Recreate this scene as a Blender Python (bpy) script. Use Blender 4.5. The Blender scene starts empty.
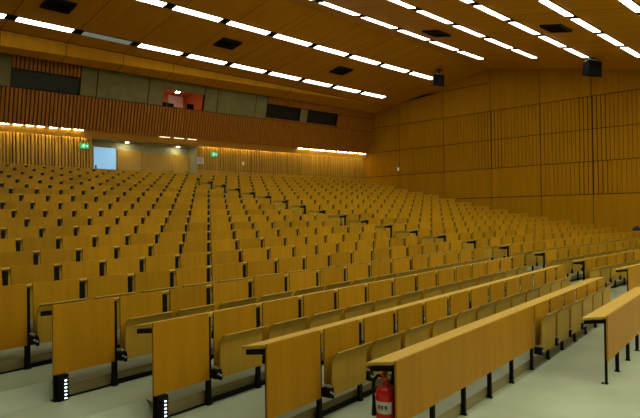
import bpy, math, random
from mathutils import Vector, Matrix
random.seed(7)
C = bpy.context.scene.collection
PI = math.pi

# ------------------------------------------------------------------ materials
def new_mat(name):
    m = bpy.data.materials.new(name); m.use_nodes = True
    nt = m.node_tree
    return m, nt, nt.nodes['Principled BSDF']

def plain(name, col, rough=.5, metal=0.0, spec=.5, noise=0.0, scale=8.0):
    m, nt, b = new_mat(name)
    b.inputs['Roughness'].default_value = rough
    b.inputs['Metallic'].default_value = metal
    b.inputs['Specular IOR Level'].default_value = spec
    if noise:
        tc = nt.nodes.new('ShaderNodeTexCoord')
        n = nt.nodes.new('ShaderNodeTexNoise'); n.inputs['Scale'].default_value = scale
        n.inputs['Detail'].default_value = 4
        r = nt.nodes.new('ShaderNodeMapRange')
        r.inputs['From Min'].default_value = .3; r.inputs['From Max'].default_value = .7
        r.inputs['To Min'].default_value = 1-noise; r.inputs['To Max'].default_value = 1+noise
        mx = nt.nodes.new('ShaderNodeMix'); mx.data_type = 'RGBA'; mx.blend_type = 'MULTIPLY'
        mx.inputs['Factor'].default_value = 1
        mx.inputs['A'].default_value = (*col, 1)
        nt.links.new(tc.outputs['Object'], n.inputs['Vector'])
        nt.links.new(n.outputs['Fac'], r.inputs['Value'])
        nt.links.new(r.outputs['Result'], mx.inputs['B'])
        nt.links.new(mx.outputs['Result'], b.inputs['Base Color'])
    else:
        b.inputs['Base Color'].default_value = (*col, 1)
    return m

def wood(name, col, rough=.42, grain=(14, 14, 1.2), amount=.22, rnd=.16, spec=.35, seams=None):
    """veneer: stretched noise along the grain, a little difference from sheet to sheet;
    seams = list of (axis, offset, pitch, half width) dark joint lines in object space"""
    m, nt, b = new_mat(name)
    N, L = nt.nodes, nt.links
    tc = N.new('ShaderNodeTexCoord'); mp = N.new('ShaderNodeMapping')
    mp.inputs['Scale'].default_value = grain
    oi = N.new('ShaderNodeObjectInfo')
    ad = N.new('ShaderNodeVectorMath'); ad.operation = 'ADD'
    sc = N.new('ShaderNodeVectorMath'); sc.operation = 'SCALE'; sc.inputs['Scale'].default_value = 23
    cb = N.new('ShaderNodeCombineXYZ')
    for k in 'XYZ': L.new(oi.outputs['Random'], cb.inputs[k])
    L.new(cb.outputs[0], sc.inputs[0])
    L.new(tc.outputs['Object'], mp.inputs['Vector'])
    L.new(mp.outputs[0], ad.inputs[0]); L.new(sc.outputs[0], ad.inputs[1])
    n = N.new('ShaderNodeTexNoise'); n.inputs['Scale'].default_value = 1; n.inputs['Detail'].default_value = 5
    L.new(ad.outputs[0], n.inputs['Vector'])
    r = N.new('ShaderNodeMapRange')
    r.inputs['From Min'].default_value = .3; r.inputs['From Max'].default_value = .7
    r.inputs['To Min'].default_value = 1-amount; r.inputs['To Max'].default_value = 1+amount*.6
    L.new(n.outputs['Fac'], r.inputs['Value'])
    r2 = N.new('ShaderNodeMapRange')
    r2.inputs['To Min'].default_value = 1-rnd; r2.inputs['To Max'].default_value = 1+rnd
    L.new(oi.outputs['Random'], r2.inputs['Value'])
    mu = N.new('ShaderNodeMath'); mu.operation = 'MULTIPLY'
    L.new(r.outputs[0], mu.inputs[0]); L.new(r2.outputs[0], mu.inputs[1])
    last = mu.outputs[0]
    if seams:
        sp = N.new('ShaderNodeSeparateXYZ'); L.new(tc.outputs['Object'], sp.inputs[0])
        for ax, off, pitch, hw in seams:
            a = N.new('ShaderNodeMath'); a.operation = 'SUBTRACT'; a.inputs[1].default_value = off
            L.new(sp.outputs[ax], a.inputs[0])
            p = N.new('ShaderNodeMath'); p.operation = 'PINGPONG'; p.inputs[1].default_value = pitch/2
            L.new(a.outputs[0], p.inputs[0])
            g = N.new('ShaderNodeMath'); g.operation = 'GREATER_THAN'; g.inputs[1].default_value = hw
            L.new(p.outputs[0], g.inputs[0])
            f = N.new('ShaderNodeMapRange'); f.inputs['To Min'].default_value = .25
            L.new(g.outputs[0], f.inputs['Value'])
            q = N.new('ShaderNodeMath'); q.operation = 'MULTIPLY'
            L.new(last, q.inputs[0]); L.new(f.outputs[0], q.inputs[1]); last = q.outputs[0]
    mx = N.new('ShaderNodeMix'); mx.data_type = 'RGBA'; mx.blend_type = 'MULTIPLY'
    mx.inputs['Factor'].default_value = 1; mx.inputs['A'].default_value = (*col, 1)
    L.new(last, mx.inputs['B']); L.new(mx.outputs['Result'], b.inputs['Base Color'])
    b.inputs['Roughness'].default_value = rough
    b.inputs['Specular IOR Level'].default_value = spec
    return m

def emit(name, col, strength):
    m, nt, b = new_mat(name)
    b.inputs['Base Color'].default_value = (*col, 1)
    b.inputs['Emission Color'].default_value = (*col, 1)
    b.inputs['Emission Strength'].default_value = strength
    return m

SEATW = wood('seat_veneer', (.43, .226, .006), rnd=.15, amount=.12, spec=.12)
FLIPW = wood('seat_underside_veneer', (.47, .295, .028), rnd=.12, amount=.12, spec=.12)
PANELW = wood('panel_veneer', (.47, .222, .005), rnd=.05, grain=(10, 10, 1.0), amount=.12, spec=.12)
DESKW = wood('desktop_veneer', (.66, .42, .055), rnd=.05, grain=(1.2, 14, 14), rough=.4, amount=.12, spec=.25)
RISERW = wood('riser_board', (.28, .235, .10), rnd=0, grain=(1, 10, 10))
CEILW = wood('ceiling_veneer', (.49, .225, .006), rough=.6, rnd=0, amount=.14, grain=(6, .7, 1), spec=.05,
             seams=[(0, 5.2, 1.84, .012), (1, 17.85, 20.0, .012)])
WALLW = wood('wall_panel_veneer', (.375, .170, .002), rough=.6, rnd=0, amount=.12, grain=(9, 9, .7), spec=.05)
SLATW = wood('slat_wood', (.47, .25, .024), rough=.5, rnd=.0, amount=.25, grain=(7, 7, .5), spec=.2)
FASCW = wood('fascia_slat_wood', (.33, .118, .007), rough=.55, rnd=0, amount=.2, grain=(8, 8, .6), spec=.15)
SOFFW = wood('soffit_veneer', (.42, .20, .022), rough=.55, rnd=0, amount=.1, grain=(1, 6, 6), spec=.2)
DOORW = wood('door_veneer', (.46, .26, .025), rough=.45, rnd=.05, amount=.12)
GROOVE = plain('dark_groove', (.035, .013, .003), .9, spec=.05)
BLACK = plain('black_steel', (.0035, .0035, .004), .55, spec=.15)
DARK = plain('matte_black', (.007, .007, .008), .85, spec=.05)
FLOORM = plain('linoleum', (.40, .465, .29), .42, spec=.3, noise=.10, scale=1.6)
CONC = plain('grey_green_concrete', (.175, .155, .058), .8, spec=.2, noise=.12, scale=3)
CONCL = plain('painted_lintel', (.33, .31, .16), .7, spec=.2, noise=.05, scale=2)
PLASTER = plain('plaster', (.75, .72, .60), .8, spec=.2)
LAMPM = emit('fluorescent_diffuser', (1.0, 1.0, .86), 17)
LAMPBACK = emit('weaker_fluorescent_diffuser', (1.0, 1.0, .86), 9)  # rear strips emit less, set to keep the back seats darker
LAMPDIM = emit('unlit_diffuser', (.36, .48, .44), .35)
TUBE = emit('tube_light', (1.0, .86, .45), 55)
TUBEDIM = emit('faint_tube_light', (1.0, .8, .45), 4)  # fainter emission for the tubes over the door recess
TUBESLOT = emit('slot_tube_light', (1.0, .84, .42), 55)
VENTM = plain('vent_slat', (.03, .024, .016), .6, spec=.2)
BOOTHL = emit('booth_bulb', (1.0, .9, .7), 90)
SPOT = emit('spot_lens', (1.0, .93, .7), 30)
BLUE = emit('daylight_glass', (.27, .55, .85), .95)
GLASS = plain('dark_glass', (.012, .015, .009), .2, spec=.25)
RED = plain('red_paint', (.72, .014, .012), .3, spec=.5)
BOOTHRED = plain('booth_red_wall', (.55, .13, .03), .7, spec=.2)
BOOTHPINK = plain('booth_pale_door', (.75, .55, .42), .6, spec=.2)
WHITE = plain('white_plastic', (.75, .74, .68), .5)
PAPER = plain('notice_paper', (.62, .58, .48), .8, spec=.1)
INK = plain('notice_ink', (.12, .11, .10), .8, spec=.1)
GREEN = emit('exit_green', (.02, .55, .22), .6)
DOWNL = emit('downlight_lens', (1.0, .93, .7), 160)
EXITW = emit('exit_white', (.75, 1.0, .85), 1.2)
GREY = plain('light_grey_metal', (.45, .46, .42), .4, metal=.3)
LED = emit('step_led', (.85, 1.0, 1.0), 5)
PURPLE = plain('dark_purple_cloth', (.035, .025, .07), .9, spec=.1)
BRASS = plain('brass', (.5, .36, .12), .35, metal=.8)

# ------------------------------------------------------------------ mesh helpers
class MB:
    def __init__(s): s.v, s.f, s.m = [], [], []
    def hexa(s, p, mi=0):                       # 8 points: bottom ring 0-3, top ring 4-7
        b = len(s.v); s.v += [tuple(q) for q in p]
        for q in ((3,2,1,0),(4,5,6,7),(0,1,5,4),(1,2,6,5),(2,3,7,6),(3,0,4,7)):
            s.f.append(tuple(b+i for i in q)); s.m.append(mi)
    def box(s, x0, x1, y0, y1, z0, z1, mi=0):
        s.hexa([(x0,y0,z0),(x1,y0,z0),(x1,y1,z0),(x0,y1,z0),(x0,y0,z1),(x1,y0,z1),(x1,y1,z1),(x0,y1,z1)], mi)
    def quad(s, a, b, c, d, mi=0):
        i = len(s.v); s.v += [tuple(a), tuple(b), tuple(c), tuple(d)]; s.f.append((i,i+1,i+2,i+3)); s.m.append(mi)
    def prism_x(s, prof, x0, x1, mi=0):         # (y,z) outline swept along x
        b = len(s.v); n = len(prof)
        s.v += [(x0,y,z) for y,z in prof] + [(x1,y,z) for y,z in prof]
        for i in range(n):
            j = (i+1) % n
            s.f.append((b+i, b+j, b+n+j, b+n+i)); s.m.append(mi)
        s.f.append(tuple(b+i for i in reversed(range(n)))); s.m.append(mi)
        s.f.append(tuple(b+n+i for i in range(n))); s.m.append(mi)
    def lathe(s, prof, c=(0,0,0), n=20, mi=0, axis='z'):    # (r,h) profile
        b = len(s.v)
        for r, h in prof:
            for k in range(n):
                a = 2*PI*k/n; x, y = r*math.cos(a), r*math.sin(a)
                p = (x,y,h) if axis == 'z' else ((h,x,y) if axis == 'x' else (x,h,y))
                s.v.append((p[0]+c[0], p[1]+c[1], p[2]+c[2]))
        for i in range(len(prof)-1):
            for k in range(n):
                j = (k+1) % n
                s.f.append((b+i*n+k, b+i*n+j, b+(i+1)*n+j, b+(i+1)*n+k)); s.m.append(mi)
        s.f.append(tuple(b+k for k in reversed(range(n)))); s.m.append(mi)
        e = b+(len(prof)-1)*n
        s.f.append(tuple(e+k for k in range(n))); s.m.append(mi)
    def tube(s, pts, r, n=8, mi=0):
        b = len(s.v); P = [Vector(p) for p in pts]
        for i, p in enumerate(P):
            d = (P[min(i+1,len(P)-1)]-P[max(i-1,0)]).normalized()
            u = d.cross(Vector((0,0,1)))
            if u.length < .05: u = d.cross(Vector((1,0,0)))
            u.normalize(); w = d.cross(u)
            for k in range(n):
                a = 2*PI*k/n; q = p+u*math.cos(a)*r+w*math.sin(a)*r; s.v.append(tuple(q))
        for i in range(len(P)-1):
            for k in range(n):
                j = (k+1) % n
                s.f.append((b+i*n+k, b+i*n+j, b+(i+1)*n+j, b+(i+1)*n+k)); s.m.append(mi)
        s.f.append(tuple(b+k for k in reversed(range(n)))); s.m.append(mi)
        e = b+(len(P)-1)*n; s.f.append(tuple(e+k for k in range(n))); s.m.append(mi)
    def mesh(s, name, mats, smooth=False):
        me = bpy.data.meshes.new(name); me.from_pydata(s.v, [], s.f)
        if not isinstance(mats, (list, tuple)): mats = [mats]
        for m in mats: me.materials.append(m)
        if len(mats) > 1:
            for p, i in zip(me.polygons, s.m): p.material_index = i
        me.validate()
        if smooth:
            for p in me.polygons: p.use_smooth = True
            me.set_sharp_from_angle(angle=math.radians(35))
        return me

def link(name, me, parent=None, loc=None):
    o = bpy.data.objects.new(name, me); C.objects.link(o)
    if parent: o.parent = parent
    if loc: o.location = loc
    return o
def bev(o, w=.004, seg=2):
    md = o.modifiers.new('bevel', 'BEVEL'); md.width = w; md.segments = seg; md.limit_method = 'ANGLE'
    return o
def obj(name, mb, mats, parent=None, loc=None, smooth=False, bevel=0):
    o = link(name, mb.mesh(name, mats, smooth), parent, loc)
    if bevel: bev(o, bevel)
    return o
def tag(o, label, cat, group=None, kind=None):
    o['label'] = label; o['category'] = cat
    if group: o['group'] = group
    if kind: o['kind'] = kind
    return o
def thing(name, label, cat, loc=(0,0,0), rotz=0, group=None):
    o = bpy.data.objects.new(name, None); C.objects.link(o)
    o.empty_display_size = .1
    o.location = loc; o.rotation_euler = (0,0,rotz)
    return tag(o, label, cat, group)
def struct(name, mb, mats, smooth=False, label=None):
    o = obj(name, mb, mats, smooth=smooth); o['kind'] = 'structure'
    if label: o['label'] = label
    return o
ORD = ['zeroth','first','second','third','fourth','fifth','sixth','seventh','eighth','ninth','tenth','eleventh','twelfth',
       'thirteenth','fourteenth','fifteenth','sixteenth','seventeenth','eighteenth','nineteenth','twentieth','twenty-first','twenty-second']

# ------------------------------------------------------------------ camera
yaw, pit, rol = math.radians(44.993), math.radians(.577), math.radians(-.769)
CAM = Vector((0, 0, 1.764))
F = Vector((math.cos(yaw)*math.cos(pit), math.sin(yaw)*math.cos(pit), math.sin(pit)))
R = Vector((math.sin(yaw), -math.cos(yaw), 0)); U = R.cross(F)
R2 = R*math.cos(rol)+U*math.sin(rol); U2 = -R*math.sin(rol)+U*math.cos(rol)
cam = bpy.data.cameras.new('camera'); cam.sensor_width = 36; cam.lens = 36*579.33/640
cam.clip_start = .05; cam.clip_end = 200
co = bpy.data.objects.new('camera', cam); C.objects.link(co)
M = Matrix((R2, U2, -F)).transposed().to_4x4(); M.translation = CAM
co.matrix_world = M
bpy.context.scene.camera = co
def depth(p): return (Vector(p)-CAM).dot(F)
def px(p):
    d = Vector(p)-CAM; z = d.dot(F)
    if z < .1: return None
    return (320+579.33*d.dot(R2)/z, 209-579.33*d.dot(U2)/z)

# ------------------------------------------------------------------ seating layout
S = .12208; ANG = math.atan(S); P = .583; AX = 11.60; Y0 = 3.1195; B = .7871
ZK = [.720, .832, .967, 1.082, 1.185, 1.284, 1.393, 1.519, 1.650, 1.786, 1.927, 2.085, 2.253, 2.415, 2.560, 2.712, 2.866, 3.02, 3.18, 3.34]
NR = len(ZK)
HD = [.72, .73] + [.765]*(NR-2)                      # desk height above its own tier
TK = [ZK[k]-HD[k] for k in range(NR)]; TK[0] = 0.0
XEND_R = 20.93
def yl(k, x): return Y0+B*k+S*(x-8)                  # seat rows of the left block run slightly askew
def yr(k): return Y0+B*k+S*(AX-8)                    # right block is square to the hall
def tilt(k, x): return .0011*k*max(0, x-AX)
XL = {0: 3.28, 1: 2.69, 2: 2.19, 3: 1.73, 4: 1.24}   # left ends of the desks
def lattice(k):
    """gap positions of the left block, from the left end to the aisle"""
    xm = 1.575+P*k
    if k == 0: return [6.25+P*i for i in range(7)]
    xend = 10.90 if k in (4, 7, 9, 12) else 10.32
    n = round((xend-xm)/P)
    right = [xm+P*i for i in range(n+1) if xm+P*i > {1: 3.2, 2: 2.6}.get(k, -9)]
    left = []; q = .524 if k > 2 else .583
    start = {1: 3.30, 2: 2.74, 3: 2.22, 4: 1.78}.get(k)
    x = xm-q
    while True:
        if start is not None:
            if x < start-.1: break
        else:
            pt = px((x+q, yl(k, x+q), ZK[k]))
            if pt is None or pt[0] < -4: break
        left.append(x); x -= q
    return left[::-1]+right

# ------------------------------------------------------------------ stepped floor
W, XW = 23.0, -6.0
fl = MB()
front = lambda k, x: yl(k, x)+.10
xs_right = W
# front floor
RO = .058
def fy(k, x): return (yl(k, x) if x <= AX else yr(k))+RO
cuts = [XW, 0.0, 3.28, AX, W]
for a, b in ((XW, 3.28), (3.28, AX), (AX, W)):
    ya, yb = (fy(0,a), fy(0,b)) if b <= AX else (yr(0)+RO, yr(0)+RO)
    fl.quad((a,-10.0,0),(b,-10.0,0),(b,yb,0),(a,ya,0))
def tl(k):            # left end of tier k+1 (its riser stands behind row k)
    return XL.get(k, -1.0)+.09 if k < 5 else -1.0
def lines(k):         # front edge of the tier above row k as (x, y, z) samples
    return fy
for k in range(NR-1):
    t = TK[k+1]; x0 = tl(k)
    segs = [(x0, AX, False), (AX, W, True)]
    for a, b, r in segs:
        f0 = [(x, (yr(k) if r else yl(k,x))+RO) for x in (a, b)]
        f1 = [(x, (yr(k+1) if r else yl(k+1,x))+RO) for x in (a, b)]
        za = [t+tilt(k+1, x) for x in (a, b)]
        fl.quad((f0[0][0],f0[0][1],za[0]),(f0[1][0],f0[1][1],za[1]),(f1[1][0],f1[1][1],za[1]),(f1[0][0],f1[0][1],za[0]), 0)
        zl = TK[k]-.02
        fl.quad((f0[0][0],f0[0][1],zl),(f0[1][0],f0[1][1],zl),(f0[1][0],f0[1][1],za[1]),(f0[0][0],f0[0][1],za[0]), 1)
    # exposed left flank of the tier
    a = x0
    fl.quad((a,yl(k+1,a)+RO,TK[k]-.02),(a,yl(k,a)+RO,TK[k]-.02),(a,yl(k,a)+RO,t),(a,yl(k+1,a)+RO,t),1)
# top landing
k = NR-1
fl.quad((-1,yl(k,-1)+RO,TK[k]),(AX,yl(k,AX)+RO,TK[k]),(AX,21,TK[k]),(-1,21,TK[k]))
fl.quad((AX,yr(k)+RO,TK[k]),(W,yr(k)+RO,TK[k]+tilt(k,W)),(W,21,TK[k]+tilt(k,W)),(AX,21,TK[k]))
# ramped aisle to the left of the row ends
prev = None
for k in range(0, 6):
    x = tl(k) if k < 5 else -1.0
    cur = (tl(k) if k < 5 else -1.0, k)
    y = yl(k, cur[0])+RO
    p = ((cur[0]+.0, y, TK[k]), (XW, yl(k, XW)+RO, TK[k]))
    if prev:
        a, kk = prev[0][0], k-1
        y0a, y0b = yl(kk, a)+RO, yl(kk, XW)+RO
        zz0, zz1 = TK[kk], TK[k]
        fl.quad((XW,y0b,zz0),(a,y0a,zz0),(a,y0a+.22,zz1),(XW,y0b+.22,zz1))
        fl.quad((XW,y0b+.22,zz1),(a,y0a+.22,zz1),(a,yl(k,a)+RO,zz1),(XW,yl(k,XW)+RO,zz1))
    prev = p
struct('floor', fl, [FLOORM, RISERW])

# ------------------------------------------------------------------ seat prototype meshes
def seat_meshes(h, wid):
    """backrest, flip seat, hinge, leg of one seat place for desk height h"""
    out = {}
    b = MB(); x0, x1 = .048, wid-.042; z0, z1 = h-.55, h
    b.hexa([(x0,-.004,z0),(x1,-.004,z0),(x1,.010,z0),(x0,.010,z0),(x0,-.004,z1),(x1,-.004,z1),(x1,.010,z1),(x0,.010,z1)])
    out['backrest'] = b.mesh('backrest', SEATW)
    s = MB(); sx0, sx1 = .048, wid-.040
    zb, zt = h-.54, (h-.10 if h < .725 else h-.182)
    outer = [(-.066,zb),(-.074,zb+.10),(-.079,zb+.22),(-.080,zt-.078),(-.087,zt-.060),(-.108,zt-.030),(-.140,zt-.002)]
    inner = [(-.136,zt+.006),(-.100,zt-.018),(-.076,zt-.048),(-.066,zt-.078),(-.063,zb+.22),(-.058,zb+.10),(-.050,zb)]
    s.prism_x(outer+inner, sx0, sx1)
    out['seat'] = s.mesh('seat', FLIPW)
    g = MB(); g.box(-.012, .050, -.088, -.004, zb+.005, zb+.075)
    g.lathe([(.008,0),(.008,-.010),(.004,-.012)], (.010, -.089, zb+.045), 10, 1, 'y'); g.lathe([(.008,0),(.008,-.010),(.004,-.012)], (.034, -.089, zb+.030), 10, 1, 'y')
    g.v = [v for v in g.v]
    g.box(.046, .058, -.085, -.03, zb-.015, zb+.06)
    g.box(.004, .018, -.09, -.01, zb+.085, zb+.10, 1)
    out['hinge'] = g.mesh('hinge', [BLACK, GREY])
    l = MB(); l.box(-.018, .026, .014, .040, 0, h-.040)
    l.box(-.021, .029, .004, .040, 0, .010)
    l.box(-.010, .016, .040, .19, h-.108, h-.078)
    out['leg'] = l.mesh('leg', BLACK)
    return out
SM = {}
def seat_mesh(h, wid):
    key = (round(h,3), round(wid,3))
    if key not in SM: SM[key] = seat_meshes(h, wid)
    return SM[key]

seats = []                                            # every seat place of the hall: (block, k, x, y, z, rot, width, from_aisle, count)
for k in range(NR):
    g = lattice(k)
    if k == 0: rng = range(len(g)-1)
    else: rng = range(len(g)-1)
    for i in rng:
        x = g[i]; wd = (g[i+1]-g[i])*math.sqrt(1+S*S)
        seats.append(('left', k, x, yl(k, x), TK[k], ANG, wd, len(g)-1-i))
NRIGHT = {19: 14, 18: 15}
for k in range(1, NR):
    for i in range(NRIGHT.get(k, 16)):
        x = AX+.03+P*i
        seats.append(('right', k, x, yr(k), TK[k]+tilt(k, x), 0.0, P, i+1))
def vis(s):
    c = (s[2]+.29, s[3], s[4]+.55); q = px(c)
    return q is not None and -25 < q[0] < 660 and -10 < q[1] < 430
seats = [s for s in seats if vis(s)]
seats.sort(key=lambda s: depth((s[2], s[3], s[4])))
near, far = seats[:300], seats[300:]
for blk, k, x, y, z, rot, wd, idx in near:
    ms = seat_mesh(HD[k], wd)
    if blk == 'left':
        rowname = 'front row' if k == 0 else ORD[k+1]+' row'
        if idx == 1: lab = 'fold-up wooden seat in left block, %s from front, right at the centre aisle' % rowname
        else: lab = 'fold-up wooden seat in left block, %s from front, %s from the centre aisle' % (rowname, ORD[idx])
    else:
        rowname = 'front row' if k == 1 else ORD[k]+' row'
        if idx == 1: lab = 'fold-up wooden seat in right block, %s from front, right at the centre aisle' % rowname
        else: lab = 'fold-up wooden seat in right block, %s from front, %s from the centre aisle' % (rowname, ORD[idx])
    t = thing('lecture_seat', lab, 'seat', (x, y, z), rot, 'fold-up seats in the %s block' % blk)
    for n in ('backrest', 'seat', 'hinge', 'leg'):
        link(n, ms[n], t)
# the farthest rows, beyond the three hundred nearest seats
fm = MB(); fmat = {'backrest': 0, 'seat': 1, 'hinge': 2, 'leg': 2}
for blk, k, x, y, z, rot, wd, idx in far:
    ms = seat_mesh(HD[k], wd); T = Matrix.Translation((x, y, z)) @ Matrix.Rotation(rot, 4, 'Z')
    for n, mi in fmat.items():
        b = len(fm.v)
        fm.v += [tuple(T @ v.co) for v in ms[n].vertices]
        for p in ms[n].polygons:
            fm.f.append(tuple(b+i for i in p.vertices)); fm.m.append(mi)
if far:
    o = obj('lecture_seat', fm, [SEATW, FLIPW, BLACK])
    tag(o, 'farthest rows of small fold-up wooden seats below the back wall', 'seats', 'fold-up seats in the back rows', 'stuff')

# ------------------------------------------------------------------ desks (one per row and block)
def desk(label, x0, y0, z0, rot, length, h, panel, pleg, group, flip=False):
    t = thing('row_desk', label, 'desk', (x0, y0, z0), rot, group)
    d = MB(); a, b = -.006, length+.006
    d.hexa([(a,.010,h-.026),(b,.010,h-.026),(b,.246,h-.068),(a,.246,h-.068),(a,.010,h-.003),(b,.010,h-.003),(b,.246,h-.045),(a,.246,h-.045)])
    bev(obj('desktop', d, DESKW, t), .005, 2)
    if panel > 0:
        p = MB(); p.box(0, panel, -.006, .010, h-(.46 if h < .725 and panel > 1 else .55), h)
        obj('front_panel', p, PANELW, t)
        n = len(pleg)
        for q in pleg:
            l = MB(); l.box(q-.012, q+.018, .014, .050, 0, h-.040); l.box(q-.015, q+.021, .006, .060, 0, .010)
            obj('leg', l, BLACK, t)
    for q, s in ((.016, 1), (length-.004, -1)):
        e = MB(); a, b = (q, q+.030*s) if s > 0 else (q-.034, q)
        e.box(min(a,b), max(a,b), .012, .034, 0, h-.034)
        e.hexa([(min(a,b),.034,h-.083),(max(a,b),.034,h-.083),(max(a,b),.225,h-.110),(min(a,b),.225,h-.110),(min(a,b),.034,h-.046),(max(a,b),.034,h-.046),(max(a,b),.225,h-.073),(min(a,b),.225,h-.073)])
        e.box(min(a,b)-.003, max(a,b)+.003, .005, .070, 0, .010)
        obj('end_frame', e, BLACK, t)
    if h <= .725: return t
    r = MB(); r.box(max(.05, panel if h > .725 else .05), length-.05, .0405, .0575, .0, .040)
    if panel > .1: r.box(.11, panel, .0405, .0575, 0, .012)  # thin black strip stands in for the shadow line at the riser base
    obj('foot_rail_and_gap_shadow', r, BLACK, t)
    return t
cs = math.sqrt(1+S*S)
# free-standing desk at the front
desk('short front wooden desk standing free on the pale floor at right, nearest the stage', 6.21, yl(-1, 6.21), 0, ANG, 3.0*cs, .70, 3.0*cs,
     [.60+.587*i for i in range(5)], 'long row desks')
for k in range(NR):
    g = lattice(k)
    x0 = XL.get(k, g[0]-.05); x1 = g[-1]
    if k == 0: lab = 'long front row wooden desk with the red fire extinguisher under its left end'
    else: lab = 'long wooden desk topping the %s row from front in left block' % ORD[k+1]
    pan = (g[0]-x0)*cs if k <= 4 else 0
    legs = [.587*(i+1)+.02 for i in range(5)] if k == 0 else []
    desk(lab, x0, yl(k, x0), TK[k], ANG, (x1-x0)*cs, HD[k], pan-.012 if pan else 0, [q for q in legs if q < pan-.05], 'long row desks')
    if k == 0: lab = 'long wooden desk at the very front of right block, right of centre aisle'
    else: lab = 'long wooden desk topping the %s seat row from front in right block' % ORD[k]
    n = NRIGHT.get(k, 16); L_ = P*n+.06
    dk = desk(lab, AX, yr(k), TK[k], 0, L_, HD[k], L_ if k == 0 else 0, [.583*(i+1) for i in range(15)] if k == 0 else [], 'long row desks')
    dk.rotation_euler = (0, -math.atan(.0011*k), 0)

# ------------------------------------------------------------------ step lights at the row ends
for k, lab in ((3, 'small black louvred step light at foot of leftmost full end panel'), (2, 'small black louvred step light at foot of end panel, bottom edge of photo')):
    x = XL[k]; t = thing('step_light', lab, 'step light', (x+.070, yl(k, x)+.030, TK[k]), ANG, 'step lights at the row ends')
    h = MB(); h.box(-.044, .044, -.042, .025, 0, .195); h.box(-.047, .047, -.045, .028, .19, .204)
    obj('housing', h, BLACK, t, bevel=.003)
    for i in range(6):
        l = MB(); z = .03+i*.028
        l.hexa([(-.036,-.056,z),(.040,-.056,z),(.040,-.042,z+.008),(-.036,-.042,z+.008),(-.036,-.056,z+.005),(.040,-.056,z+.005),(.040,-.042,z+.013),(-.036,-.042,z+.013)])
        obj('louvre', l, BLACK, t)
    e = MB()
    for i in range(6): e.box(.010, .028, -.0445, -.042, .014+i*.028, .024+i*.028)
    obj('led_strip', e, LED, t)

# ------------------------------------------------------------------ fire extinguisher
t = thing('fire_extinguisher', 'red fire extinguisher with white label standing under left end of front desk', 'fire extinguisher', (3.335, 2.675, 0), math.radians(-74))
b = MB(); b.lathe([(.070,0),(.076,.008),(.077,.04),(.077,.450),(.075,.472),(.066,.492),(.046,.507),(.026,.514),(.024,.552)], n=28)
obj('cylinder', b, RED, t, smooth=True)
b = MB(); b.lathe([(.0775,.325),(.0783,.327),(.0783,.408),(.0775,.410)], n=28)
keep = [(i, f) for i, f in enumerate(b.f) if len(f) == 4 and all(abs(b.v[q][0]) < .066 and b.v[q][1] < 0 for q in f)]
b.f = [f for i, f in keep]; b.m = [0]*len(b.f)
lbl = obj('label', b, WHITE, t, smooth=True)
b = MB()
for i in range(3):
    a = -PI/2+(-.34+.34*i)
    c = Vector((.0788*math.cos(a), .0788*math.sin(a), .372)); u = Vector((-math.sin(a), math.cos(a), 0)); n = Vector((math.cos(a), math.sin(a), 0))
    w, hh = .009, .013
    pts = [c-u*w-Vector((0,0,hh)), c+u*w-Vector((0,0,hh)), c+u*w+Vector((0,0,hh)), c-u*w+Vector((0,0,hh))]
    b.hexa([pts[0], pts[1], pts[1]+n*.001, pts[0]+n*.001, pts[3], pts[2], pts[2]+n*.001, pts[3]+n*.001])
    pts = [c-u*w-Vector((0,0,.024)), c+u*w-Vector((0,0,.024)), c+u*w-Vector((0,0,.022)), c-u*w-Vector((0,0,.022))]
    b.hexa([pts[0], pts[1], pts[1]+n*.001, pts[0]+n*.001, pts[3], pts[2], pts[2]+n*.001, pts[3]+n*.001])
obj('symbol', b, INK, lbl)
b = MB(); b.lathe([(.020,.548),(.020,.575),(.016,.585),(.016,.606),(.010,.612)], n=14); b.box(-.03,.03,-.012,.012,.568,.584)
vlv = obj('valve', b, BRASS, t, smooth=True)
b = MB(); b.hexa([(-.012,-.075,.598),(.012,-.075,.598),(.012,.02,.604),(-.012,.02,.604),(-.012,-.075,.606),(.012,-.075,.606),(.012,.02,.620),(-.012,.02,.620)])
b.hexa([(-.010,-.075,.572),(.010,-.075,.572),(.010,.01,.585),(-.010,.01,.585),(-.010,-.075,.579),(.010,-.075,.579),(.010,.01,.594),(-.010,.01,.594)])
obj('lever', b, RED, vlv)
b = MB(); b.tube([(-.018,-.01,.580),(-.050,-.035,.585),(-.072,-.050,.555),(-.078,-.056,.50),(-.076,-.056,.44),(-.075,-.056,.38)], .012, 10)
b.lathe([(.012,0),(.017,-.05),(.018,-.08)], (-.075,-.056,.38), 12)
obj('hose', b, BLACK, t, smooth=True)
b = MB(); b.lathe([(.016,0),(.016,.012)], (.022,-.012,.578), 14, 0, 'y')
obj('gauge', b, WHITE, vlv)

# ------------------------------------------------------------------ bag on a far desk at the right edge
k = 3; x = 20.55
t = thing('bag', 'small dark purple bag lying on a desk at far right edge', 'bag', (x, yr(k)+.12, ZK[k]+tilt(k, x)))
b = MB(); b.lathe([(.16,0),(.21,.02),(.22,.07),(.19,.13),(.13,.17),(.05,.185)], n=18)
b.v = [(vx*.95, vy*.5, .72*vz*(1+.10*math.sin(5*vx*6))) for vx, vy, vz in b.v]
obj('body', b, PURPLE, t, smooth=True)
b = MB(); b.tube([(-.12,0,.09),(-.08,-.02,.14),(0,-.03,.155),(.08,-.02,.14),(.12,0,.09)], .010, 8)
obj('strap', b, BLACK, t, smooth=True)

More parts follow.
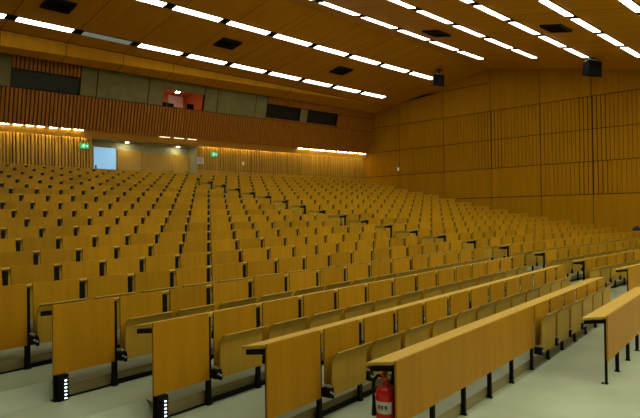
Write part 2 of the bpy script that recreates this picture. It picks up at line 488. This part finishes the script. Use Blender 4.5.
# ------------------------------------------------------------------ ceiling
RY, RZ = 12.45, 7.99
YF = 0.0
def cz(y): return RZ-.161*(y-RY) if y > RY else RZ+.1945*(max(y, YF)-RY)
c = MB()
c.hexa([(XW,YF,cz(YF)),(W+.2,YF,cz(YF)),(W+.2,RY,RZ),(XW,RY,RZ),(XW,YF,cz(YF)+.1),(W+.2,YF,cz(YF)+.1),(W+.2,RY,RZ+.1),(XW,RY,RZ+.1)])
c.box(XW, W+.2, -10.1, YF, cz(YF), cz(YF)+.1)
c.hexa([(XW,RY,RZ),(W+.2,RY,RZ),(W+.2,19.6,cz(19.6)),(XW,19.6,cz(19.6)),(XW,RY,RZ+.1),(W+.2,RY,RZ+.1),(W+.2,19.6,cz(19.6)+.1),(XW,19.6,cz(19.6)+.1)])
cvz = lambda x: 6.61+(x-5.29)*.010
c.hexa([(XW,17.95,cvz(XW)-.09),(22.98,18.78,6.90),(22.98,18.84,6.90),(XW,18.03,cvz(XW)-.09),
        (XW,17.86,cz(17.86)-.002),(22.98,17.86,cz(17.86)-.002),(22.98,18.84,cz(18.84)-.002),(XW,18.10,cz(18.10)-.002)])
struct('ceiling', c, CEILW)
def ceil_frame(x, y):        # matrix that lays things against the ceiling: local z up along its normal
    s = -.161 if y > RY else (.1945 if y > YF else 0)
    v = Vector((0, 1, s)).normalized(); n = Vector((1,0,0)).cross(v)
    m = Matrix((Vector((1,0,0)), v, n)).transposed().to_4x4(); m.translation = (x, y, cz(y)); return m
STRIPS = [(17.0, 21.50, 1.81, .25), (14.36, 21.60, 1.87, .24), (11.45, 20.63, 1.83, .25), (9.25, 20.50, 1.855, .215),
          (7.45, 20.47, 1.865, .205), (5.76, 20.45, 1.86, .20), (4.15, 20.45, 1.86, .20), (2.55, 20.45, 1.86, .28), (.9, 20.45, 1.86, .28), (-1.2, 20.45, 1.86, .28), (-3.4, 20.45, 1.86, .28), (-5.6, 20.45, 1.86, .28), (-7.8, 20.45, 1.86, .28)]  # strips towards the stage are unseen, added for frontal light on the seats
lamp_me = {}
for si, (y, xe, pitch, wd) in enumerate(STRIPS):
    n = int((xe-[3.2, 5, 5, 4, 2, 0, -1, -1, -1, 2, 3, 3, 3][si])/pitch+.01)
    if si not in lamp_me:
        hm = MB(); hm.box(-pitch/2, pitch/2, -wd/2-.012, wd/2+.012, -.022, -.001)
        dm = MB(); e_ = .15 if si < 2 else .17
        dm.box(-pitch/2+e_, pitch/2-e_, -wd/2, wd/2, -.030, -.022)
        lamp_me[si] = (hm.mesh('housing', DARK), dm.mesh('diffuser', LAMPBACK if si < 2 else LAMPM), dm.mesh('diffuser', LAMPDIM))
    for i in range(n):
        x = xe-pitch*(i+.5)
        dim = (si == 0 and i == 7)
        where = 'rearmost strip' if si == 0 else ORD[si+1]+' strip from the back'
        lab = 'ceiling strip lamp, %s from the right wall in %s' % (ORD[i+1], where)
        lab = ('dimmed dull ' if dim else 'lit white ')+lab
        t = thing('ceiling_lamp', lab, 'ceiling lamp', group='ceiling strip lamps'); t.matrix_world = ceil_frame(x, y)
        link('housing', lamp_me[si][0], t); link('diffuser', lamp_me[si][2 if dim else 1], t)
# air vents
for x, y, lab in ((6.0, 15.75, 'black square ceiling vent at upper left corner of photo'), (11.4, 15.6, 'black square ceiling vent above the booth window'),
               (16.85, 15.55, 'black square ceiling vent near the back right corner'), (15.95, 10.5, 'black square ceiling vent between the third and fourth strips'),
               (15.95, 6.62, 'black square ceiling vent nearest the large right speaker')):
    t = thing('ceiling_vent', lab, 'vent', group='ceiling vents'); t.matrix_world = ceil_frame(x, y)
    a = MB(); a.box(-.38,.38,-.30,-.25,-.06,-.001); a.box(-.38,.38,.25,.30,-.06,-.001); a.box(-.38,-.33,-.25,.25,-.06,-.001); a.box(.33,.38,-.25,.25,-.06,-.001)
    obj('frame', a, BLACK, t)
    a = MB(); a.box(-.33,.33,-.25,.25,-.012,-.001); obj('backing', a, DARK, t)
    for j in range(5):
        a = MB(); q = -.20+j*.10
        a.hexa([(-.33,q-.03,-.055),(.33,q-.03,-.055),(.33,q-.022,-.058),(-.33,q-.022,-.058),(-.33,q+.022,-.016),(.33,q+.022,-.016),(.33,q+.03,-.019),(-.33,q+.03,-.019)])
        obj('slat', a, VENTM, t)
# loudspeakers
for x, y, z, s, lab in ((20.7, 13.62, 7.31, .50, 'smaller black loudspeaker hanging under the ceiling near the back right corner'), (20.5, 7.35, 6.58, .56, 'larger black loudspeaker hanging from the ceiling at upper right')):
    t = thing('loudspeaker', lab, 'loudspeaker', (x, y, z), math.radians(-38), 'hanging loudspeakers')
    t.rotation_euler = (0, math.radians(9), math.radians(-38))
    w, d, h = s*.46, s*.40, s*.5
    a = MB(); a.hexa([(-w,-d-.12*s,-h),(w,-d-.12*s,-h),(w*.7,d,-h+.22*s),(-w*.7,d,-h+.22*s),(-w,-d+.08*s,h),(w,-d+.08*s,h),(w*.7,d,h),(-w*.7,d,h)])
    obj('cabinet', a, DARK, t, bevel=.012)
    a = MB(); a.hexa([(-w*.9,-d-.135*s,-h*.9),(w*.9,-d-.135*s,-h*.9),(w*.9,-d-.10*s,-h*.9),(-w*.9,-d-.10*s,-h*.9),(-w*.9,-d+.045*s,h*.9),(w*.9,-d+.045*s,h*.9),(w*.9,-d+.09*s,h*.9),(-w*.9,-d+.09*s,h*.9)])
    obj('grille', a, BLACK, t)
    top = cz(y)-z
    a = MB(); a.box(-.03,.03,-.03,.03,h-.005,top); a.box(-.10,.10,-.08,.08,top-.03,top-.002)
    obj('bracket', a, BLACK, t)
    a = MB(); a.hexa([(-w*.8,-d+.09*s,h+.002),(w*.2,-d+.09*s,h+.002),(w*.2,d*.6,h+.002),(-w*.8,d*.6,h+.002),(-w*.8,-d+.09*s,h+.02),(w*.2,-d+.09*s,h+.02),(w*.2,d*.6,h+.02),(-w*.8,d*.6,h+.02)])
    obj('top_plate', a, GREY, t)

# ------------------------------------------------------------------ right wall: veneered panels with dark joints and grooves
w = MB()
w.box(W+.03, W+.2, -10.1, 21.2, -.1, 8.2, 1)             # dark backing seen in the joints
VY = [20.05, 17.42, 14.86, 12.47, 10.28, 8.25, 6.2, 4.1, 2.0, -.1, -2.2, -4.5, -7.0, -10.0]
HZ = [-.1, 2.41, 3.67, 4.905, 6.165, 8.2]
gap = .014
def wall_top(y): return cz(y)-.003
def panel(y0, y1, z0, z1, slat=0, slope=None):
    if slat:
        n = max(1, round((y1-y0)/slat)); st = (y1-y0)/n
        for i in range(n):
            a, b = y0+i*st, y0+(i+1)*st
            b -= .032 if min(abs(b-12.47), abs(b-8.25)) < .62 else .016
            w.box(W, W+.04, a, b, z0, z1)
    else:
        w.hexa([(W,y0,z0),(W+.04,y0,z0),(W+.04,y1,z0),(W,y1,z0),(W,y0,min(z1,cz(y0))),(W+.04,y0,min(z1,cz(y0))),(W+.04,y1,min(z1,cz(y1))),(W,y1,min(z1,cz(y1)))])
for i in range(len(VY)-1):
    y1, y0 = VY[i]-gap, VY[i+1]+gap
    for j in range(len(HZ)-1):
        z0, z1 = HZ[j]+gap, HZ[j+1]-gap
        if j in (2, 3): panel(y0, y1, z0, z1, .15 if i != 1 else .20)
        elif j == 1: panel(y0, y1, z0, z1, .165 if i >= 4 else 0)
        elif j == 4:
            # rising joint through the gable field
            if 10.3 > y0 > 8 or y0 < 8: panel(y0, y1, z0, z1)
            else:
                zs = 7.40
                if z1 > zs and min(cz(y0), cz(y1)) > z0:
                    w.hexa([(W,y0,z0),(W+.04,y0,z0),(W+.04,y1,z0),(W,y1,z0),(W,y0,min(zs-gap,cz(y0))),(W+.04,y0,min(zs-gap,cz(y0))),(W+.04,y1,min(zs-gap,cz(y1))),(W,y1,min(zs-gap,cz(y1)))])
                    if cz(y0) > zs and cz(y1) > zs:
                        w.hexa([(W,y0,zs+gap),(W+.04,y0,zs+gap),(W+.04,y1,zs+gap),(W,y1,zs+gap),(W,y0,cz(y0)),(W+.04,y0,cz(y0)),(W+.04,y1,cz(y1)),(W,y1,cz(y1))])
                    elif cz(y0) > zs:
                        ym = RY+(RZ-zs-gap)/.161
                        w.hexa([(W,y0,zs+gap),(W+.04,y0,zs+gap),(W+.04,ym,zs+gap),(W,ym,zs+gap),(W,y0,cz(y0)),(W+.04,y0,cz(y0)),(W+.04,ym,zs+gap+.004),(W,ym,zs+gap+.004)])
                else: panel(y0, y1, z0, z1)
        else: panel(y0, y1, z0, z1)
struct('wall_right', w, [WALLW, GROOVE])
# other walls of the hall, out of the photograph
a = MB(); a.box(XW-.1, XW, -10.1, 21.2, 0, 8.2); struct('wall_left', a, WALLW)
a = MB(); a.box(XW, W, -10.1, -10, 0, 5.6); struct('wall_front', a, PLASTER)  # unseen; pale finish picked to bounce light onto the seat fronts

# ------------------------------------------------------------------ back wall: lower slatted wall, recess with doors
YB = 19.70
sh = lambda x, z: z+.0100*(x-14)                      # the gallery rises very slightly to the right
lw = MB()
zt = 4.80
rng = random.Random(3)
def slats(mb, x0, x1, yb, z0, ztop, pmin, pmax, gapw, th, mi=0):
    x = x0
    while x < x1-.02:
        p = rng.uniform(pmin, pmax); e = min(x+p-gapw*rng.uniform(.7, 1.4), x1)
        mb.hexa([(x,yb-th,z0),(e,yb-th,z0),(e,yb,z0),(x,yb,z0),(x,yb-th,sh(x,ztop)),(e,yb-th,sh(e,ztop)),(e,yb,sh(e,ztop)),(x,yb,sh(x,ztop))], mi)
        x += p
lw.box(XW, 8.60, YB, YB+.1, 2.4, 4.9, 1)
slats(lw, 1.0, 8.60, YB, 2.5, zt, .085, .125, .034, .035)
lw.box(12.78, W, YB, YB+.1, 2.4, 4.95, 1)
slats(lw, 12.80, 22.98, YB, 3.66, zt, .10, .15, .034, .035)
for i in range(5): lw.box(12.80+i*2.05, 12.80+(i+1)*2.05-.015, YB-.05, YB, 2.4, 3.645)
struct('wall_back', lw, [SLATW, GROOVE])
# recess
rc = MB(); YD = 20.08
rc.box(8.50, 12.90, YD, YD+.1, 2.4, 5.0)              # back of recess
rc.box(8.50, 8.60, YB+.1, YD, 2.4, 4.62); rc.box(12.78, 12.88, YB+.1, YD, 2.4, 4.62)
rc.box(12.70, 12.80, YB-.04, YD, 2.4, 4.62)
rc.box(8.60, 12.80, YB-.02, YD, 4.50, 4.56)
struct('trim_1', rc, CONCL)
def door(name, x0, x1, z1, mat, handle=True):
    d = MB(); d.box(x0, x1, YD-.045, YD-.002, TK[-1]+.005, z1)
    o = struct(name, d, mat)
    if handle:
        h = MB(); h.box(x1-.12, x1-.05, YD-.10, YD-.045, TK[-1]+1.0, TK[-1]+1.03); obj('door_handle', h, GREY, o)
    return o
d1 = MB(); d1.box(8.70, 9.66, YD-.05, YD-.002, TK[-1]+.005, 4.30); d1.box(8.68, 8.78, YD-.10, YD-.05, TK[-1]+.005, 4.29)
d1o = struct('door_1', d1, CONCL)
g = MB(); g.box(8.80, 9.60, YD-.062, YD-.05, 3.42, 4.265); obj('glass', g, BLUE, d1o)
h = MB(); h.box(8.84, 8.88, YD-.10, YD-.062, 3.50, 3.62); obj('door_handle', h, BLACK, d1o)
door('door_2', 9.68, 10.63, 4.215, DOORW); door('door_3', 10.65, 11.90, 4.215, DOORW); door('door_4', 11.92, 12.68, 4.215, DOORW)
for x, lab in ((9.95, 'small round downlight in recess ceiling above the blue glass door'), (12.05, 'small round downlight in recess ceiling at right end of doors')):
    t = thing('downlight', lab, 'downlight', (x, YB+.12, 4.50), group='recess downlights')
    a = MB(); a.lathe([(.075,-.014),(.085,-.006),(.085,0)], n=18); obj('ring', a, GREY, t)
    a = MB(); a.lathe([(.060,-.018),(.062,-.0145)], n=18); obj('lens', a, DOWNL, t)

# ------------------------------------------------------------------ gallery front, leaning out towards the hall
def fy_(z): return 19.33-.235*(z-4.80)
FN = Vector((0, -1, -.235)).normalized()
def fslab(mb, x0, x1, z0, z1, t0, t1, mi=0):          # slab in the leaning plane, from depth t0 (behind) to t1 (front)
    def q(x, z, t): return Vector((x, fy_(z), sh(x, z)))+FN*t
    mb.hexa([q(x0,z0,t1), q(x1,z0,t1), q(x1,z0,t0), q(x0,z0,t0), q(x0,z1,t1), q(x1,z1,t1), q(x1,z1,t0), q(x0,z1,t0)], mi)
XG0 = 1.5
def fslats(mb, x0, x1, z0, z1, pitch, gapw, th):
    n = max(1, round((x1-x0)/pitch)); st = (x1-x0)/n
    for i in range(n): fslab(mb, x0+i*st, x0+(i+1)*st-gapw, z0, z1, 0, th)
FB, FM, FT = 4.80, 5.885, 6.87
ga = MB()
# dark backing with the openings left free
def back(x0, x1, z0, z1): fslab(ga, x0, x1, z0, z1, -.08, 0, 1)
back(XG0, 22.98, FB, FM)
back(XG0, 5.80, FM, FT); back(5.80, 7.93, 6.43, FT); back(7.93, 10.97, FM, FT); back(10.97, 12.70, 6.47, FT)
back(12.70, 15.83, FM, FT); back(15.83, 20.23, 6.50, FT); back(15.83, 22.98, FM-.0, 5.96); back(17.80, 18.26, FM, 6.5); back(20.23, 22.98, FM, FT)
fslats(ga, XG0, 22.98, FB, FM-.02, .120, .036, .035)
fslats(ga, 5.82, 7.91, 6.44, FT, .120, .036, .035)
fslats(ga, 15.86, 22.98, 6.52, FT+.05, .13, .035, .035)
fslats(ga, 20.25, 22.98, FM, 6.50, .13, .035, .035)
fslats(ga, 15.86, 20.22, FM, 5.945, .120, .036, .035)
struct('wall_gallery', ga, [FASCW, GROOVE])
cc = MB()
for x0, x1, z0, z1 in ((XG0, 5.80, FM, FT+.03), (7.93, 8.455, FM, FT+.05), (8.49, 10.335, FM, FT+.05), (10.37, 10.955, FM, FT+.05), (10.97, 12.69, 6.47, FT+.05),
                       (12.735, 13.31, FM, FT+.05), (13.345, 15.215, FM, FT+.05), (15.245, 15.83, FM, FT+.05), (17.82, 18.24, 5.95, 6.49)):
    fslab(cc, x0, x1, z0, z1, 0, .02)
struct('trim_2', cc, CONC)
# soffit below the gallery front
so = MB()
so.hexa([(XG0,19.38,sh(XG0,4.80)),(22.98,19.38,sh(22.98,4.80)),(22.98,19.40,sh(22.98,4.80)),(XG0,19.40,sh(XG0,4.80)),
         (XG0,19.32,sh(XG0,4.88)),(22.98,19.32,sh(22.98,4.88)),(22.98,19.40,sh(22.98,4.88)),(XG0,19.40,sh(XG0,4.88))])
so.hexa([(XG0,19.52,sh(XG0,4.555)),(22.98,19.52,sh(22.98,4.555)),(22.98,19.54,sh(22.98,4.555)),(XG0,19.54,sh(XG0,4.555)),
         (XG0,19.385,sh(XG0,4.81)),(22.98,19.385,sh(22.98,4.81)),(22.98,19.42,sh(22.98,4.81)),(XG0,19.42,sh(XG0,4.81))])
so.quad((XG0,19.40,sh(XG0,4.87)),(22.98,19.40,sh(22.98,4.87)),(22.98,YB+.1,sh(22.98,4.87)),(XG0,YB+.1,sh(XG0,4.87)))
struct('trim_3', so, SOFFW)
# dark windows of the gallery
def gwin(name, x0, x1, z0, z1):
    f = MB()
    fslab(f, x0, x1, z0, z0+.04, -.02, .01); fslab(f, x0, x1, z1-.04, z1, -.02, .01)
    fslab(f, x0, x0+.04, z0+.04, z1-.04, -.02, .01); fslab(f, x1-.04, x1, z0+.04, z1-.04, -.02, .01)
    o = struct(name, f, BLACK)
    p = MB(); fslab(p, x0+.04, x1-.04, z0+.04, z1-.04, -.05, -.035); obj('pane', p, GLASS, o)
gwin('window_1', 5.80, 7.93, FM-.01, 6.43)
gwin('window_2', 15.84, 17.80, 5.95, 6.50)
gwin('window_3', 18.26, 20.22, 5.95, 6.50)
# projection booth
bo = MB()
x0, x1, z0, z1, yb = 10.97, 12.70, 5.80, 6.50, 21.2
for nm, q in (('wall_booth_left', (x0-.05, x0, 19.12, yb, z0, z1+.3)), ('wall_booth_right', (x1+.6, x1+.65, 19.12, yb, z0, z1+.3)),
              ('wall_booth_back', (x0-.05, x1+.65, yb, yb+.05, z0, z1+.3)), ('floor_booth', (x0-.05, x1+.65, 19.12, yb, z0-.05, z0)),
              ('ceiling_booth', (x0-.05, x1+.65, 19.12, yb, z1+.3, z1+.35))):
    bo = MB(); bo.box(*q); struct(nm, bo, BOOTHRED)
a = MB(); a.box(12.42, 13.12, yb-.05, yb-.002, 5.80, 6.78); struct('door_5', a, BOOTHPINK)
t = thing('booth_lamp', 'small bright lamp under booth ceiling behind the open gallery window', 'lamp', (12.35, 20.3, z1+.3))
a = MB(); a.lathe([(.10,-.05),(.13,-.03),(.13,-.001)], n=18); obj('shade', a, GREY, t)
a = MB(); a.lathe([(.08,-.075),(.09,-.052)], n=16); obj('bulb', a, BOOTHL, t)
t = thing('projector', 'black projector at left side of the lit booth window', 'projector', (11.32, 19.45, z0), math.radians(8))
a = MB(); a.box(-.26,.26,-.16,.16,.06,.24); obj('body', a, DARK, t, bevel=.02)
a = MB(); a.lathe([(.06,-.20),(.07,-.16),(.07,-.10)], (-.1,0,.15), 16, 0, 'y'); obj('lens', a, GLASS, t)
for q in (-.2, .2):
    a = MB(); a.box(q-.02,q+.02,-.1,.1,0,.06); obj('foot', a, DARK, t)
t = thing('desk_monitor', 'small dark monitor at right of the pale door in booth', 'monitor', (12.45, 19.55, z0), math.radians(-15))
a = MB(); a.box(-.13,.13,-.02,.02,.12,.36); obj('screen', a, DARK, t, bevel=.006)
a = MB(); a.box(-.02,.02,-.02,.02,.01,.14); a.box(-.09,.09,-.06,.06,0,.012); obj('stand', a, BLACK, t)

# tube lights along the lower edge of the gallery front
TUBES = [(5.55,5.88),(5.93,6.26),(6.31,6.59),(6.63,6.92),(7.02,7.33),(7.40,7.74),(7.80,8.17)]
TUBES2 = [(17.95,18.63),(18.70,19.75),(19.83,20.47),(20.55,21.26),(21.35,22.05),(22.15,22.72)]
TUBES3 = [(10.95,11.45),(11.55,12.05),(12.15,12.60)]
SLOT = [(2.6+.98*i, 3.5+.98*i) for i in range(6)]+[(12.95+.98*i, 13.85+.98*i) for i in range(10)]
def tubes(L, side, mat, y=19.335, dz=0):
    for i, (a0, a1) in enumerate(L):
        lab = 'thin glowing tube light under gallery edge at %s, %s from the left' % (side, ORD[i+1])
        xm = (a0+a1)/2; hl = (a1-a0)/2
        t = thing('tube_light', lab, 'tube light', (xm, y, sh(xm, 4.775)+dz), group='tube lights under the gallery')
        m = MB(); m.box(-hl, hl, -.03, .02, .0, .014); obj('housing', m, GREY, t)
        m = MB(); m.box(-hl+.04, hl-.04, -.016, .010, -.015, 0); obj('tube', m, mat, t)
tubes(TUBES, 'left', TUBE); tubes(TUBES2, 'right', TUBE); tubes(TUBES3, 'the door recess', TUBEDIM)
tubes(SLOT, 'centre slot', TUBESLOT, 19.62, -.125)

# exit signs, notice, switches
def exit_sign(x, z, lab):
    t = thing('exit_sign', lab, 'exit sign', (x, YB-.035, z), group='green exit signs')
    t.scale = (.84, 1, .88)
    m = MB(); m.box(-.17,.17,-.06,0,-.10,.10); obj('case', m, GREEN, t)
    m = MB()
    m.lathe([(.020,-.064),(.020,-.060)], (-.045,0,.055), 10, 0, 'y')
    def bar(x0, z0, x1, z1, w):
        d = Vector((x1-x0, 0, z1-z0)).normalized(); n = Vector((-d.z, 0, d.x))*w
        p = [Vector((x0,0,z0)), Vector((x1,0,z1))]
        q = [p[0]+n, p[1]+n, p[1]-n, p[0]-n]
        m.hexa([(v.x,-.064,v.z) for v in q]+[(v.x,-.060,v.z) for v in q])
    bar(-.05,.035,-.07,-.02,.014); bar(-.07,-.02,-.035,-.05,.010); bar(-.035,-.05,-.045,-.085,.009); bar(-.07,-.02,-.10,-.045,.010); bar(-.10,-.045,-.135,-.045,.009)
    bar(-.05,.03,-.015,.005,.008); bar(-.015,.005,.01,.02,.007); bar(-.055,.03,-.095,.02,.008); bar(-.095,.02,-.105,-.01,.007)
    bar(.04,0,.12,0,.012); bar(.12,0,.085,.035,.010); bar(.12,0,.085,-.035,.010)
    obj('pictogram', m, EXITW, t)
exit_sign(8.31, 4.225, 'green exit sign on slatted wall left of the blue glass door')
exit_sign(13.61, 4.275, 'green exit sign on slatted wall right of the door recess')
t = thing('notice', 'white paper notice pinned beside the right jamb of door recess', 'notice', (12.97, YB-.037, 3.985))
m = MB(); m.box(-.15,.15,-.008,0,-.135,.135); obj('sheet', m, PAPER, t)
m = MB()
for i in range(5): m.box(-.11, .11-.03*(i % 2), -.010, -.008, .08-i*.045, .095-i*.045)
obj('print', m, INK, t)
t = thing('wall_switch', 'small pale switch plate on slatted back wall right of exit sign', 'switch', (15.09, YB-.037, 3.99))
m = MB(); m.box(-.05,.05,-.012,0,-.07,.07); obj('plate', m, WHITE, t); m = MB(); m.box(-.025,.025,-.02,-.012,-.03,.03); obj('button', m, WHITE, t)
t = thing('wall_sensor', 'tiny white sensor lamp on right wall beside the back corner', 'sensor', (W, 17.47, 3.96))
m = MB(); m.box(-.03,0,-.05,.05,-.09,.09); obj('plate', m, WHITE, t); m = MB(); m.box(-.045,-.03,-.02,.02,.0,.04); obj('lens', m, EXITW, t)

# ------------------------------------------------------------------ world and view
wd = bpy.data.worlds.new('world'); bpy.context.scene.world = wd; wd.use_nodes = True
wd.node_tree.nodes['Background'].inputs[0].default_value = (.02, .018, .012, 1)
vs = bpy.context.scene.view_settings
bpy.context.scene.display_settings.display_device = 'sRGB'
vs.view_transform = 'Standard'; vs.look = 'None'; vs.gamma = 1; vs.use_curve_mapping = False
vs.exposure = -0.62
